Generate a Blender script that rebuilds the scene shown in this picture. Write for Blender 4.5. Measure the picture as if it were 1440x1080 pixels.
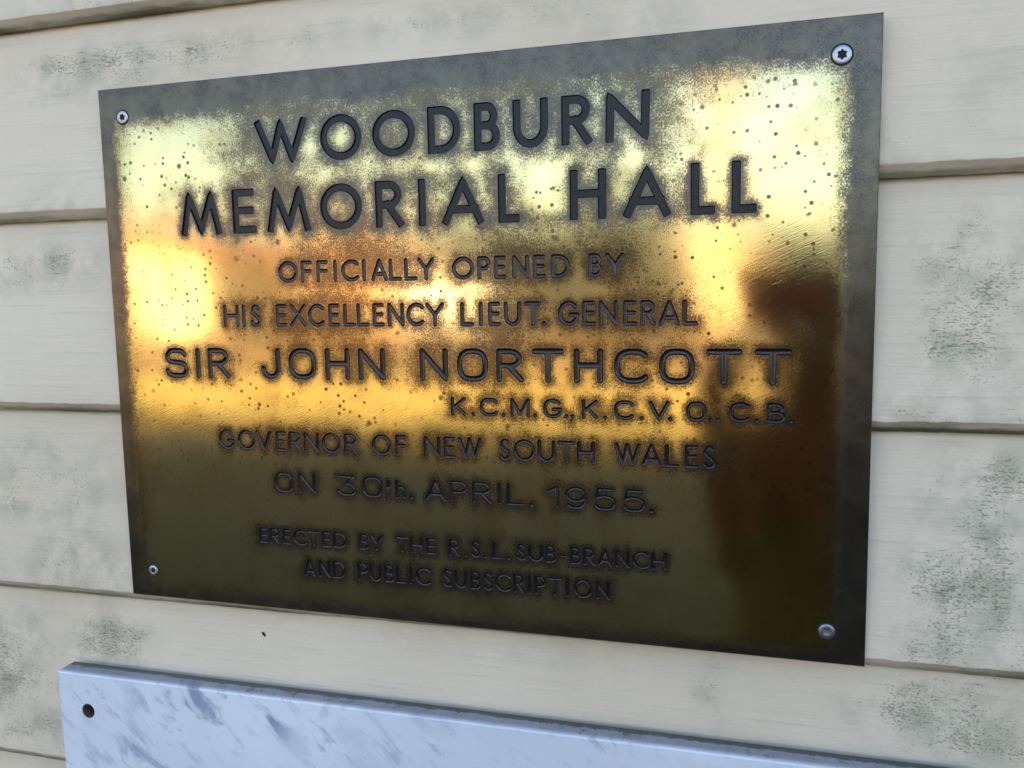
import bpy, bmesh, math, random
import numpy as np
from mathutils import Matrix, Vector, noise
from mathutils.geometry import delaunay_2d_cdt

for _o in list(bpy.data.objects):
    bpy.data.objects.remove(_o, do_unlink=True)
sc = bpy.context.scene
COL = sc.collection
Z0 = 1.5                       # height of the plaque's centre above the lawn (m)

# ------------------------------------------------------------------ camera
cam = bpy.data.cameras.new('camera')
cam.sensor_width = 36.0
cam.lens = 30.32
cam.clip_start = 0.01
cam.clip_end = 500.0
camo = bpy.data.objects.new('camera', cam)
COL.objects.link(camo)
camo.matrix_world = Matrix((
    (0.958927, -0.014627, 0.283277, 0.232922),
    (0.283060, 0.113976, -0.952306, -0.608238),
    (-0.018357, 0.993376, 0.113435, 0.048771 + Z0),
    (0, 0, 0, 1)))
sc.camera = camo

# ------------------------------------------------------------------ sky, sun, exposure
SUN_EL, SUN_AZ = 27.0, -12.0   # the sun stands low behind the hall: its wall is in open shade
world = bpy.data.worlds.new('World')
sc.world = world
world.use_nodes = True
wn = world.node_tree
for _n in list(wn.nodes):
    wn.nodes.remove(_n)
sky = wn.nodes.new('ShaderNodeTexSky')
sky.sky_type = 'NISHITA'
sky.sun_disc = False
sky.sun_elevation = math.radians(SUN_EL)
sky.sun_rotation = math.radians(SUN_AZ)
sky.air_density = 1.0
sky.dust_density = 3.0
sky.ozone_density = 1.0
bg = wn.nodes.new('ShaderNodeBackground')
bg.inputs['Strength'].default_value = 0.15
wo = wn.nodes.new('ShaderNodeOutputWorld')
wn.links.new(sky.outputs[0], bg.inputs[0])
wn.links.new(bg.outputs[0], wo.inputs[0])
sun = bpy.data.lights.new('sun', 'SUN')
sun.energy = 5.0
sun.angle = math.radians(0.5)
sun.color = (1.0, 0.86, 0.66)
suno = bpy.data.objects.new('sun', sun)
COL.objects.link(suno)
_sd = Vector((math.sin(math.radians(SUN_AZ)) * math.cos(math.radians(SUN_EL)),
              math.cos(math.radians(SUN_AZ)) * math.cos(math.radians(SUN_EL)),
              math.sin(math.radians(SUN_EL))))
suno.rotation_euler = _sd.to_track_quat('Z', 'Y').to_euler()
suno.location = (0, 6, 9)
vs = sc.view_settings
vs.view_transform = 'Standard'
vs.look = 'None'
vs.gamma = 1.0
vs.use_curve_mapping = False
vs.exposure = 1.97
sc.cycles.max_bounces = 6
sc.cycles.diffuse_bounces = 3
sc.cycles.glossy_bounces = 3
sc.render.resolution_x, sc.render.resolution_y = 1024, 768

# ------------------------------------------------------------------ helpers
def link(o, parent=None):
    COL.objects.link(o)
    if parent is not None:
        o.parent = parent
    return o

def obj(name, mesh, mat=None, parent=None, loc=(0, 0, 0)):
    if isinstance(mesh, bmesh.types.BMesh):
        me = bpy.data.meshes.new(name)
        mesh.to_mesh(me)
        mesh.free()
        mesh = me
    if mat is not None and not mesh.materials:
        mesh.materials.append(mat)
    o = bpy.data.objects.new(name, mesh)
    o.location = loc
    return link(o, parent)

def thing(name, label, cat, loc=(0, 0, 0), group=None, rot=None):
    o = bpy.data.objects.new(name, None)
    o.empty_display_size = 0.05
    o.location = loc
    if rot:
        o.rotation_euler = rot
    link(o)
    tag(o, label, cat, group)
    return o

def tag(o, label=None, cat=None, group=None, kind=None):
    for k, v in (('label', label), ('category', cat), ('group', group), ('kind', kind)):
        if v:
            o[k] = v
    return o

def pydata(name, verts, faces, smooth=False):
    me = bpy.data.meshes.new(name)
    me.from_pydata(verts, [], faces)
    if smooth:
        me.polygons.foreach_set('use_smooth', [True] * len(me.polygons))
    me.update()
    return me

def boxbm(x0, x1, y0, y1, z0, z1, bev=0.0, bm=None):
    own = bm or bmesh.new()
    r = bmesh.ops.create_cube(own, size=1.0)
    for v in r['verts']:
        v.co = Vector(((x0 + x1) / 2 + v.co.x * (x1 - x0), (y0 + y1) / 2 + v.co.y * (y1 - y0), (z0 + z1) / 2 + v.co.z * (z1 - z0)))
    if bev:
        es = list({e for v in r['verts'] for e in v.link_edges})
        bmesh.ops.bevel(own, geom=es, offset=bev, segments=2, affect='EDGES', profile=0.6)
    return own

def set_attr(me, name, vals):
    a = me.attributes.new(name, 'FLOAT', 'POINT')
    a.data.foreach_set('value', np.asarray(vals, dtype=np.float32))

def sstep(a, b, x):
    t = min(1.0, max(0.0, (x - a) / (b - a)))
    return t * t * (3 - 2 * t)

# ------------------------------------------------------------------ materials
class Mat:
    """a small wrapper round a node tree"""
    def __init__(self, name):
        self.m = bpy.data.materials.new(name)
        self.m.use_nodes = True
        self.t = self.m.node_tree
        self.b = self.t.nodes['Principled BSDF']
        self.pos = self.n('ShaderNodeNewGeometry').outputs['Position']

    def n(self, typ, props=None, **ins):
        nd = self.t.nodes.new(typ)
        for k, v in (props or {}).items():
            setattr(nd, k, v)
        for k, v in ins.items():
            self.set(nd.inputs[int(k[1:])] if k[0] == 'i' and k[1:].isdigit() else nd.inputs[k.replace('_', ' ')], v)
        return nd

    def set(self, sock, v):
        if isinstance(v, bpy.types.NodeSocket):
            self.t.links.new(v, sock)
        else:
            if sock.type == 'RGBA' and len(v) == 3:
                v = (*v, 1)
            sock.default_value = v

    def math(self, op, a, b=0.0, c=None, clamp=False):
        nd = self.n('ShaderNodeMath', dict(operation=op, use_clamp=clamp), i0=a, i1=b)
        if c is not None:
            self.set(nd.inputs[2], c)
        return nd.outputs[0]

    def attr(self, name):
        return self.n('ShaderNodeAttribute', dict(attribute_name=name)).outputs['Fac']

    def scaled(self, sx, sy, sz, rot=(0, 0, 0)):
        v = self.pos
        if any(rot):               # turn first, then stretch
            v = self.n('ShaderNodeMapping', None, Vector=v, Rotation=rot).outputs[0]
        return self.n('ShaderNodeMapping', None, Vector=v, Scale=(sx, sy, sz)).outputs[0]

    def noise(self, scale, detail=2.0, rough=0.5, vec=None, dist=0.0):
        return self.n('ShaderNodeTexNoise', None, Vector=vec if vec is not None else self.pos, Scale=scale, Detail=detail, Roughness=rough, Distortion=dist).outputs['Fac']

    def ramp(self, v, a, b, lo=0.0, hi=1.0, smooth=True):
        return self.n('ShaderNodeMapRange', dict(interpolation_type='SMOOTHSTEP' if smooth else 'LINEAR', clamp=True) if smooth else dict(clamp=True),
                      Value=v, i1=a, i2=b, i3=lo, i4=hi).outputs[0]

    def mix(self, f, a, b):
        nd = self.t.nodes.new('ShaderNodeMix')
        nd.data_type = 'RGBA'
        self.set(nd.inputs[0], f)
        self.set(nd.inputs[6], a)
        self.set(nd.inputs[7], b)
        return nd.outputs[2]

    def bump(self, h, strength, dist=0.001, normal=None):
        nd = self.n('ShaderNodeBump', None, Height=h, Strength=strength, Distance=dist)
        if normal is not None:
            self.set(nd.inputs['Normal'], normal)
        return nd.outputs[0]

    def out(self, **k):
        for a, v in k.items():
            self.set(self.b.inputs[a.replace('_', ' ')], v)
        return self.m

def plain(name, col, rough=0.7, metal=0.0, var=0.12, scale=6.0):
    m = Mat(name)
    f = m.noise(scale, 4, 0.6)
    lo = tuple(c * (1 - var) for c in col)
    hi = tuple(min(1, c * (1 + var)) for c in col)
    return m.out(Base_Color=m.mix(f, lo, hi), Roughness=rough, Metallic=metal)

def mat_wall():
    m = Mat('weathered cream paint')
    mil, gr = m.attr('mildew'), m.attr('grime_shade')
    tone = m.noise(4.0, 3, 0.5)
    col = m.mix(m.ramp(tone, 0.3, 0.7), (0.755, 0.603, 0.436), (0.848, 0.692, 0.520))
    # chalky, slightly streaked paint along the grain
    gv = m.scaled(9, 1, 260)
    grain = m.noise(1.0, 5, 0.62, gv)
    col = m.mix(m.ramp(grain, 0.52, 0.76, 0, 0.42), col, (0.47, 0.43, 0.36))
    # hairline cracks that follow the grain where the paint is mildewed
    cv = m.scaled(85, 1, 1000)
    crack = m.noise(1.0, 3, 0.6, cv)
    ct = m.math('SUBTRACT', 0.735, m.math('MULTIPLY', mil, 0.15))
    cm = m.ramp(m.math('SUBTRACT', crack, ct), 0.0, 0.05)
    # mildew: grey-green bloom with dark specks
    bl = m.noise(38.0, 5, 0.65)
    bloom = m.math('MULTIPLY', m.ramp(bl, 0.34, 0.68), m.math('POWER', mil, 0.8), clamp=True)
    col = m.mix(m.math('MULTIPLY', bloom, 0.68), col, (0.330, 0.312, 0.205))
    sp = m.noise(520.0, 3, 0.65, m.scaled(0.9, 1, 1.5))
    sth = m.math('SUBTRACT', 0.735, m.math('MULTIPLY', mil, 0.225))
    sth = m.math('SUBTRACT', sth, m.ramp(m.noise(55.0, 3, 0.6), 0.45, 0.75, -0.03, 0.07))
    sm = m.ramp(m.math('SUBTRACT', sp, sth), 0.0, 0.05)
    dark = m.math('MAXIMUM', m.math('MULTIPLY', sm, 0.56), m.math('MULTIPLY', cm, 0.46))
    col = m.mix(dark, col, (0.125, 0.122, 0.080))
    # grime on the lower lip of each board; lap gap shade painted near-black
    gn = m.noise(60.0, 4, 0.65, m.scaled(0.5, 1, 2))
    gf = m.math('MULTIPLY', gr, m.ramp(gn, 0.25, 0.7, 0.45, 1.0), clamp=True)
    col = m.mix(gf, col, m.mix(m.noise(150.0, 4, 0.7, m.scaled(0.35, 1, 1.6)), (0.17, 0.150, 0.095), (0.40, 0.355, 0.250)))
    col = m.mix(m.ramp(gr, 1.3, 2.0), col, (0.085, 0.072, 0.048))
    bh = m.math('ADD', m.math('MULTIPLY', grain, 0.8), m.math('MULTIPLY', m.noise(140.0, 3, 0.6), 0.35))
    bh = m.math('SUBTRACT', bh, m.math('MULTIPLY', cm, 0.8))
    return m.out(Base_Color=col, Roughness=0.62, Normal=m.bump(bh, 0.7, 0.0008))

def mat_brass():
    m = Mat('polished and tarnished brass')
    T = m.attr('tarnish')
    fine = m.noise(820.0, 2, 0.6)
    mid = m.noise(150.0, 3, 0.6)
    n = m.math('ADD', m.math('MULTIPLY', m.math('SUBTRACT', fine, 0.5), 1.5), m.math('MULTIPLY', m.math('SUBTRACT', mid, 0.5), 0.8))
    v = m.math('ADD', T, n)
    mask = m.ramp(v, 0.34, 0.92)
    # corrosion spots scattered over the polished field
    def spots(scale, rmax, keep):
        vo = m.n('ShaderNodeTexVoronoi', dict(feature='F1'), Vector=m.pos, Scale=scale)
        rnd = m.n('ShaderNodeSeparateColor', None, Color=vo.outputs['Color'])
        sel = m.math('GREATER_THAN', rnd.outputs[0], keep)
        r = m.math('MULTIPLY', m.math('POWER', rnd.outputs[1], 2.0), rmax)
        d = m.math('SUBTRACT', m.math('ADD', r, m.math('MULTIPLY', m.math('SUBTRACT', fine, 0.5), 0.16)), vo.outputs['Distance'])
        return m.math('MULTIPLY', m.ramp(d, -0.09, 0.07), sel)
    sp = m.math('MAXIMUM', spots(80.0, 0.18, 0.60), m.math('MAXIMUM', spots(210.0, 0.30, 0.30), spots(125.0, 0.19, 0.5)))
    sp = m.math('MULTIPLY', sp, m.math('MULTIPLY', m.ramp(m.noise(14.0, 3, 0.6), 0.36, 0.55, 0.35, 1.0), m.math('SUBTRACT', 1.0, m.math('MULTIPLY', mask, 0.8))))
    zz = m.n('ShaderNodeSeparateXYZ', None, Vector=m.pos).outputs[2]
    sp = m.math('MULTIPLY', sp, m.ramp(zz, Z0 - 0.13, Z0 - 0.03, 0.22, 1.0))
    sp = m.math('MULTIPLY', sp, 0.92)
    # thin brown film that dulls the metal unevenly
    film = m.ramp(m.noise(22.0, 4, 0.6), 0.38, 0.72)
    film = m.math('MULTIPLY', film, m.ramp(T, 0.0, 0.5, 0.25, 1.0), clamp=True)
    brass = m.mix(film, (0.66, 0.535, 0.275), (0.44, 0.33, 0.145))
    brass = m.mix(m.math('MULTIPLY', m.ramp(T, 0.22, 0.85), m.ramp(m.attr('brown'), 0.0, 0.6, 0.20, 0.60)), brass, (0.20, 0.142, 0.066))
    old = m.mix(m.ramp(m.noise(48.0, 6, 0.68), 0.38, 0.64), (0.050, 0.044, 0.040), (0.108, 0.092, 0.066))
    old = m.mix(m.ramp(fine, 0.35, 0.65, 0.0, 0.65), old, (0.115, 0.103, 0.082))
    old = m.mix(m.attr('brown'), old, m.mix(mid, (0.045, 0.032, 0.022), (0.15, 0.105, 0.060)))
    col = m.mix(mask, brass, old)
    col = m.mix(sp, col, (0.050, 0.042, 0.034))
    rough = m.math('ADD', m.math('MAXIMUM', m.math('MULTIPLY', mask, m.ramp(m.attr('brown'), 0.0, 1.0, 0.17, 0.05)), m.math('MULTIPLY', sp, 0.08)), m.math('ADD', 0.07, m.math('MULTIPLY', film, 0.045)))
    metal = m.math('SUBTRACT', 1.0, m.math('MULTIPLY', mask, 0.12))
    # polishing marks: fine strokes, mostly rising to the right
    s1 = m.noise(1.0, 3, 0.6, m.scaled(60, 1, 1500, (0, math.radians(24), 0)))
    s2 = m.noise(1.0, 2, 0.6, m.scaled(25, 1, 900, (0, math.radians(4), 0)))
    h = m.math('ADD', m.math('MULTIPLY', s1, 0.75), m.math('MULTIPLY', s2, 0.18))
    h = m.math('SUBTRACT', h, m.math('MULTIPLY', mask, 0.35))
    wav = m.noise(9.0, 2, 0.5)
    nrm = m.bump(wav, 0.25, 0.002)
    return m.out(Base_Color=col, Roughness=rough, Metallic=metal, Normal=m.bump(h, 0.10, 0.00025, nrm))

def mat_enamel(name, spec, r0, r1, bmp):
    m = Mat(name)
    f = m.noise(420.0, 3, 0.6)
    col = m.mix(f, (0.004, 0.005, 0.008), (0.012, 0.013, 0.020))
    return m.out(Base_Color=col, Specular_IOR_Level=spec, Roughness=m.ramp(f, 0.3, 0.7, r0, r1), Normal=m.bump(m.noise(700.0, 2, 0.6), bmp, 0.0004))

def mat_marble():
    m = Mat('white marble with grey veins')
    big = m.noise(7.0, 3, 0.5)
    col = m.mix(m.ramp(big, 0.3, 0.75), (0.82, 0.825, 0.875), (0.72, 0.735, 0.80))
    vv = m.scaled(15, 10, 40, (0, math.radians(-38), 0))
    vein = m.noise(1.0, 5, 0.6, vv, 0.9)
    gate = m.ramp(m.noise(6.0, 3, 0.55), 0.42, 0.62)
    vm = m.math('MULTIPLY', m.ramp(vein, 0.50, 0.66), m.math('MULTIPLY', gate, 1.0))
    col = m.mix(vm, col, (0.30, 0.34, 0.46))
    fl = m.noise(1.0, 4, 0.62, m.scaled(55, 40, 120, (0, math.radians(-40), 0)), 0.15)
    col = m.mix(m.math('MULTIPLY', m.ramp(fl, 0.53, 0.70), m.ramp(m.noise(11.0, 3, 0.6), 0.40, 0.65, 0.15, 0.85)), col, (0.36, 0.39, 0.46))
    # damp dirt on the top edge, blackest where it meets the boards
    dirt = m.attr('grime_shade')
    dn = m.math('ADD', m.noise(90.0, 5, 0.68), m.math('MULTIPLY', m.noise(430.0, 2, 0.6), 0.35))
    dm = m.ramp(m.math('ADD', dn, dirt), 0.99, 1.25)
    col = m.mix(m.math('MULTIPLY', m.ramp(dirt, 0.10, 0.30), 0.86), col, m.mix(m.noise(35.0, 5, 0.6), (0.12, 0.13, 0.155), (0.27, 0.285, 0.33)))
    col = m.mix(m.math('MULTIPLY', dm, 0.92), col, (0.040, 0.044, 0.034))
    return m.out(Base_Color=col, Roughness=0.38, Normal=m.bump(m.noise(260.0, 3, 0.6), 0.06, 0.0005))

M_WALL, M_BRASS, M_MARBLE = mat_wall(), mat_brass(), mat_marble()
M_ENAMEL = mat_enamel('black enamel', 0.28, 0.24, 0.38, 0.12)
M_ENAMEL_GLOSS = mat_enamel('black enamel in round grooves', 0.52, 0.10, 0.25, 0.32)
M_STEEL = plain('dull steel', (0.43, 0.44, 0.46), 0.40, 1.0, 0.06, 300)
M_ZINC = plain('grey zinc', (0.30, 0.31, 0.36), 0.42, 1.0, 0.10, 300)
M_BLACK = plain('black dirt and recess shade', (0.012, 0.012, 0.013), 0.8, 0.0, 0.3, 300)

# ------------------------------------------------------------------ ground outside (seen mirrored in the brass)
def mat_lawn():
    m = Mat('lawn')
    f = m.noise(1.3, 6, 0.65)
    c = m.mix(m.ramp(f, 0.3, 0.7), (0.028, 0.024, 0.007), (0.044, 0.036, 0.011))
    return m.out(Base_Color=c, Roughness=0.9)
M_LAWN = mat_lawn()
M_ROAD = plain('pale gravel road', (0.205, 0.122, 0.055), 0.9, 0, 0.4, 0.5)
M_VERGE = plain('dry grass', (0.42, 0.31, 0.085), 0.9, 0, 0.2, 0.9)
g = pydata('ground', [(-300, -400, 0), (300, -400, 0), (300, 60, 0), (-300, 60, 0)], [(0, 1, 2, 3)])
tag(obj('ground', g, M_LAWN), kind='structure')
g = pydata('grass_verge', [(-90, -13.0, 0.004), (90, -13.0, 0.004), (90, -8.6, 0.004), (-90, -8.6, 0.004)], [(0, 1, 2, 3)])
tag(obj('grass_verge', g, M_VERGE), kind='structure')
g = pydata('road', [(-90, -24.0, 0.008), (90, -24.0, 0.008), (90, -13.0, 0.008), (-90, -13.0, 0.008)], [(0, 1, 2, 3)])
tag(obj('road', g, M_ROAD), kind='structure')

# ------------------------------------------------------------------ weatherboard wall
MILDEW = [(-310, -238, 66, 14, 1), (-200, -239, 51, 11, 0.8), (12, -241, 90, 10, 0.5), (-111, -240, 48, 10, 0.45), (136, -233, 43, 8, 0.45),
          (-386, -73, 57, 16, 0.7), (-395, 96, 63, 14, 0.45), (-398, 129, 71, 19, 0.65), (-340, 268, 35, 21, 1), (-438, 278, 50, 28, 0.5),
          (-436, 335, 59, 43, 0.6), (360, -30, 30, 50, 0.75), (358, 150, 29, 60, 0.82), (377, 90, 20, 21, 0.7), (353, 249, 47, 20, 0.8),
          (384, 263, 29, 14, 1), (366, -167, 23, 26, 0.22), (366, -69, 20, 13, 0.6), (-365, 193, 47, 27, 0.55), (197, 250, 11, 22, 0.5),
          (389, 190, 25, 24, 0.8), (338, 205, 17, 9, 0.8), (34, 226, 137, 17, 0.12), (337, 39, 25, 9, 0.5)]

def mildew(x, z):              # metres in the wall plane -> 0..1
    X, Y = x * 1000, (Z0 - z) * 1000
    v = 0.0
    for cx, cy, rx, ry, s in MILDEW:
        d = ((X - cx) / rx) ** 2 + ((Y - cy) / ry) ** 2
        if d < 6:
            v = max(v, s * math.exp(-0.35 * d * d))
    nz = noise.noise(Vector((x * 16, 3.1, z * 40))) + 0.9 * noise.noise(Vector((x * 45, 7.7, z * 60)))
    if abs(X) > 520 or abs(Y) > 480:
        v = max(v, 0.55 * sstep(0.15, 0.6, noise.noise(Vector((x * 3.0, 9.7, z * 7)))))
    return max(0.0, min(1.0, 1.15 * v * (1 + 0.75 * nz)))

LIP = 0.0032                   # y of the boards' proud lower edge (the plaque's back rests on it)
LAP = 0.012                    # how far the face leans back towards its top
wall = thing('weatherboard_wall', 'cream painted weatherboard wall of horizontal lapped boards with mildew', 'wall', (0, 0, 0))
obj('wall_core', boxbm(-8, 8, 0.035, 0.20, 0.0, 4.05, 0.004), plain('bare timber', (0.30, 0.24, 0.17), 0.8), wall)

# height of each visible lower edge at x = 0, and its small tilt, read off the photograph
lips = {2: (0.2745, 0.004), 3: (0.1130, 0.0022), 4: (-0.0540, 0.0036), 5: (-0.2205, 0.009), 6: (-0.388, 0.008)}
def board_line(i):
    if i in lips:
        return lips[i]
    if i < 2:
        return 0.2745 + 0.1655 * (2 - i), 0.004
    return -0.388 - 0.1655 * (i - 6), 0.006

def make_board(i):
    zb, tl = board_line(i)
    zt, tt = board_line(i - 1)
    near = -1 <= i <= 8
    if near:
        xs = list(np.arange(-0.60, 0.601, 0.004))
        xs = [-4.5, -3, -2, -1.5, -1.2, -1.0, -0.85, -0.72] + xs + [0.72, 0.85, 1.0, 1.2, 1.5, 2, 3, 4.5]
    else:
        xs = list(np.linspace(-4.5, 4.5, 10))
    prof = [('u', 0.026), ('u', 0.010), ('l', 0.30), ('l', 0.62), ('l', 0.86), ('l', 1.0)] + [('f', t) for t in (0.005, 0.02, 0.06, 0.12, 0.2, 0.3, 0.42, 0.54, 0.66, 0.78, 0.88, 0.95, 1.0, 1.04)]
    V, F, MI, GR = [], [], [], []
    for x in xs:
        z0 = Z0 + zb + tl * x
        z1 = Z0 + zt + tt * x
        # hand-planed, weathered edge
        e = 0.0003 * noise.noise(Vector((x * 9, i * 7.3, 0))) + 0.0003 * noise.noise(Vector((x * 45, i * 3.1, 4))) + 0.0004 * noise.noise(Vector((x * 170, i * 5.1, 8)))
        wv = 0.0003 * noise.noise(Vector((x * 5, i * 2.7, 2)))
        lh = 0.0078 + 0.0004 * noise.noise(Vector((x * 14, i * 1.9, 6))) + 0.0005 * noise.noise(Vector((x * 90, i * 1.9, 6)))
        ld = 0.0068
        for k, t in prof:
            if k == 'u':
                y, z = t, z0 + e + (0.0004 if t > 0.02 else 0)
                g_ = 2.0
            elif k == 'l':
                y, z = LIP + ld * (1 - t) + wv * t, z0 + e + lh * t
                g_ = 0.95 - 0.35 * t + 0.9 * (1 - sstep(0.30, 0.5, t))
            else:
                zs = z0 + e + lh
                y = LIP + wv * (1 - t) + LAP * t + 0.0003 * noise.noise(Vector((x * 12, z0 * 9 + t * 2.5, i)))
                z = zs + (z1 + 0.004 - zs) * t
                g_ = 0.28 * math.exp(-t * 60) + 1.6 * sstep(0.965, 0.99, t) + 0.30 * sstep(0.86, 1.0, t)  # board top darkened: painted shade of the lap above
            V.append((x, y, z))
            mi = mildew(x, z) if near else 0.3
            if near and k == 'f' and t < 0.3:      # mildew creeps up from the damp lower edge
                mi = max(mi, (0.62 - 2.2 * t) * sstep(-0.15, 0.45, noise.noise(Vector((x * 6, i * 3.7, 5))) + 0.4 * noise.noise(Vector((x * 31, i * 3.7, 9)))))
            MI.append(mi)
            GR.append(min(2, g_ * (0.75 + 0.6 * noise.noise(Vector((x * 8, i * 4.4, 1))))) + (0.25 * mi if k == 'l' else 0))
    n = len(prof)
    for a in range(len(xs) - 1):
        for b in range(n - 1):
            p = a * n + b
            F.append((p, p + n, p + n + 1, p + 1))
    me = pydata('board', V, F, True)
    me.polygons.foreach_set('use_smooth', [(b >= 5) for a in range(len(xs) - 1) for b in range(n - 1)])
    set_attr(me, 'mildew', MI)
    set_attr(me, 'grime_shade', GR)
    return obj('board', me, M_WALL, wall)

BOARDS = {}
for i in range(-13, 11):
    BOARDS[i] = make_board(i)
# a dark fleck stuck to the paint below the plaque
bm = bmesh.new()
bmesh.ops.create_icosphere(bm, subdivisions=2, radius=0.0024)
for v in bm.verts:
    v.co *= 1 + 0.5 * noise.noise(v.co * 600)
    v.co.y *= 0.45
    v.co.z *= 1.25
obj('dirt_fleck', bm, M_BLACK, BOARDS[6], (-0.1785, 0.0139, Z0 - 0.2455))
bm = bmesh.new()
bmesh.ops.create_icosphere(bm, subdivisions=1, radius=0.0008)
obj('dirt_fleck', bm, M_BLACK, BOARDS[6], (-0.1792, 0.0134, Z0 - 0.2505))

# ------------------------------------------------------------------ engraved lettering
# style: stroke width, groove depth, flat bottomed (routed) or round bottomed
STYLE = {'F1': (6.0, 1.5, True), 'F3': (3.35, 1.15, False), 'G5': (4.5, 1.5, False), 'G6': (3.0, 1.1, False),
         'F7': (3.1, 1.1, False), 'G8': (2.9, 1.1, False), 'F9': (2.7, 1.0, False)}
# (style, characters, top left, top right, base left, base right, [(centre, width) ...]) in mm from the plaque's centre, y downwards
LINES = [
    ('F1', 'WOODBURN', -180.8, -179.5, -146.1, -146.0, [(-131.6, 45.6), (-80.2, 34.9), (-36.6, 35.0), (3.4, 25.9), (36.5, 19.9), (69.1, 26.2), (102.5, 21.9), (138.3, 31.0)]),
    ('F1', 'MEMORIALHALL', -129.8, -128.0, -93.9, -94.2, [(-207.9, 38.4), (-167.6, 21.6), (-127.9, 38.2), (-82.3, 35.7), (-41.9, 23.3), (-15.3, 7.5), (16.8, 32.3), (52.1, 17.3), (110.2, 26.3), (151.6, 32.3), (189.4, 16.1), (216.5, 15.8)]),
    ('F3', 'OFFICIALLYOPENEDBY', -71.2, -70.8, -54.1, -53.3, [(-130.7, 17.8), (-114.4, 10.4), (-100.6, 10.3), (-89.4, 4.1), (-76.6, 15.5), (-64.9, 4.0), (-52.0, 14.3), (-38.7, 11.2), (-26.1, 11.0), (-13.7, 14.3), (15.7, 17.5), (32.0, 10.6), (44.6, 10.4), (60.1, 13.1), (74.2, 9.4), (89.8, 14.1), (115.2, 10.4), (129.1, 13.7)]),
    ('F3', 'HISEXCELLENCYLIEUT.GENERAL', -37.6, -37.2, -19.4, -18.8, [(-184.5, 14.8), (-172.9, 4.1), (-161.9, 10.6), (-138.4, 10.7), (-123.4, 15.4), (-107.5, 15.6), (-91.9, 10.3), (-78.6, 10.8), (-67.1, 10.6), (-54.0, 10.0), (-39.5, 14.1), (-23.6, 13.9), (-7.6, 15.5), (18.1, 10.5), (28.8, 4.1), (39.6, 10.0), (53.4, 13.6), (68.8, 13.1), (77.0, 4.0), (95.3, 15.6), (110.5, 10.2), (124.4, 14.3), (139.9, 10.5), (152.5, 11.1), (167.1, 15.1), (181.5, 12.1)]),
    ('G5', 'SIRJOHNNORTHCOTT', -2.8, -2.8, 23.0, 22.2, [(-239.6, 22.9), (-218.7, 6.0), (-198.6, 22.4), (-150.4, 18.0), (-121.8, 25.2), (-90.8, 22.3), (-61.3, 22.9), (-9.7, 23.5), (21.4, 24.3), (50.7, 20.6), (79.6, 24.8), (109.6, 21.1), (140.4, 24.5), (172.5, 25.0), (204.5, 24.3), (236.8, 23.7)]),
    ('G6', 'K.C.M.G.,K.C.V.O.,C.B.', 34.2, 33.7, 48.6, 48.3, [(9.3, 11.9), (21.1, 4.1), (33.4, 14.0), (45.0, 3.6), (57.9, 15.3), (69.4, 3.6), (82.8, 14.5), (92.9, 3.5), (97.2, 4.4), (110.5, 12.8), (121.7, 3.2), (135.1, 14.3), (147.8, 3.6), (160.1, 15.1), (167.9, 3.6), (186.0, 14.2), (195.6, 3.2), (200.7, 4.0), (215.5, 15.0), (226.9, 2.9), (239.5, 12.5), (249.3, 2.6)]),
    ('F7', 'GOVERNOROFNEWSOUTHWALES', 64.8, 64.9, 82.2, 82.1, [(-195.3, 15.6), (-176.6, 16.8), (-160.4, 15.2), (-144.6, 9.5), (-131.8, 11.1), (-116.8, 13.7), (-99.2, 17.6), (-82.1, 12.7), (-55.4, 17.1), (-38.9, 9.7), (-13.0, 14.4), (1.4, 10.2), (17.7, 19.3), (45.5, 9.3), (60.6, 16.4), (77.6, 14.1), (92.8, 13.6), (107.2, 13.4), (137.6, 19.2), (154.8, 14.7), (169.1, 10.2), (183.0, 9.9), (195.1, 9.6)]),
    ('G8', 'ON30th.APRIL,1955.', 98.6, 98.8, 116.2, 116.3, [(-143.7, 17.1), (-122.4, 16.0), (-87.2, 17.0), (-64.9, 17.3), (-50.9, 4.3), (-40.5, 8.8), (-31.6, 4.1), (-11.3, 17.5), (8.0, 14.5), (26.8, 16.0), (40.4, 4.1), (53.0, 13.7), (65.6, 4.6), (81.8, 9.6), (99.3, 16.4), (121.0, 16.4), (142.4, 16.4), (154.7, 4.0)]),
    ('F9', 'ERECTEDBYTHER.S.L.SUB-BRANCH', 145.6, 145.0, 160.2, 158.2, [(-165.1, 8.4), (-155.0, 9.0), (-143.4, 8.7), (-131.3, 12.8), (-119.1, 10.8), (-107.1, 7.7), (-95.0, 12.4), (-73.8, 8.2), (-62.7, 11.0), (-40.9, 11.4), (-28.3, 11.3), (-16.4, 8.3), (2.8, 9.8), (12.2, 3.4), (20.3, 8.0), (28.2, 3.0), (37.7, 8.2), (47.0, 3.8), (56.8, 8.1), (68.2, 11.9), (79.7, 8.2), (89.3, 6.0), (98.8, 8.4), (109.0, 9.1), (120.8, 11.9), (133.7, 11.2), (147.0, 12.6), (160.3, 11.4)]),
    ('F9', 'ANDPUBLICSUBSCRIPTION', 170.0, 169.0, 185.4, 183.9, [(-123.7, 10.9), (-110.0, 9.8), (-96.8, 12.0), (-75.8, 9.4), (-64.7, 10.4), (-52.7, 8.3), (-42.8, 8.4), (-34.1, 3.5), (-23.9, 13.3), (-3.4, 8.6), (7.8, 11.4), (19.7, 8.9), (29.7, 7.9), (42.0, 13.4), (54.5, 8.8), (62.7, 3.5), (71.4, 9.2), (82.3, 11.4), (92.4, 3.7), (104.1, 14.5), (119.1, 11.8)]),
]

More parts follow.
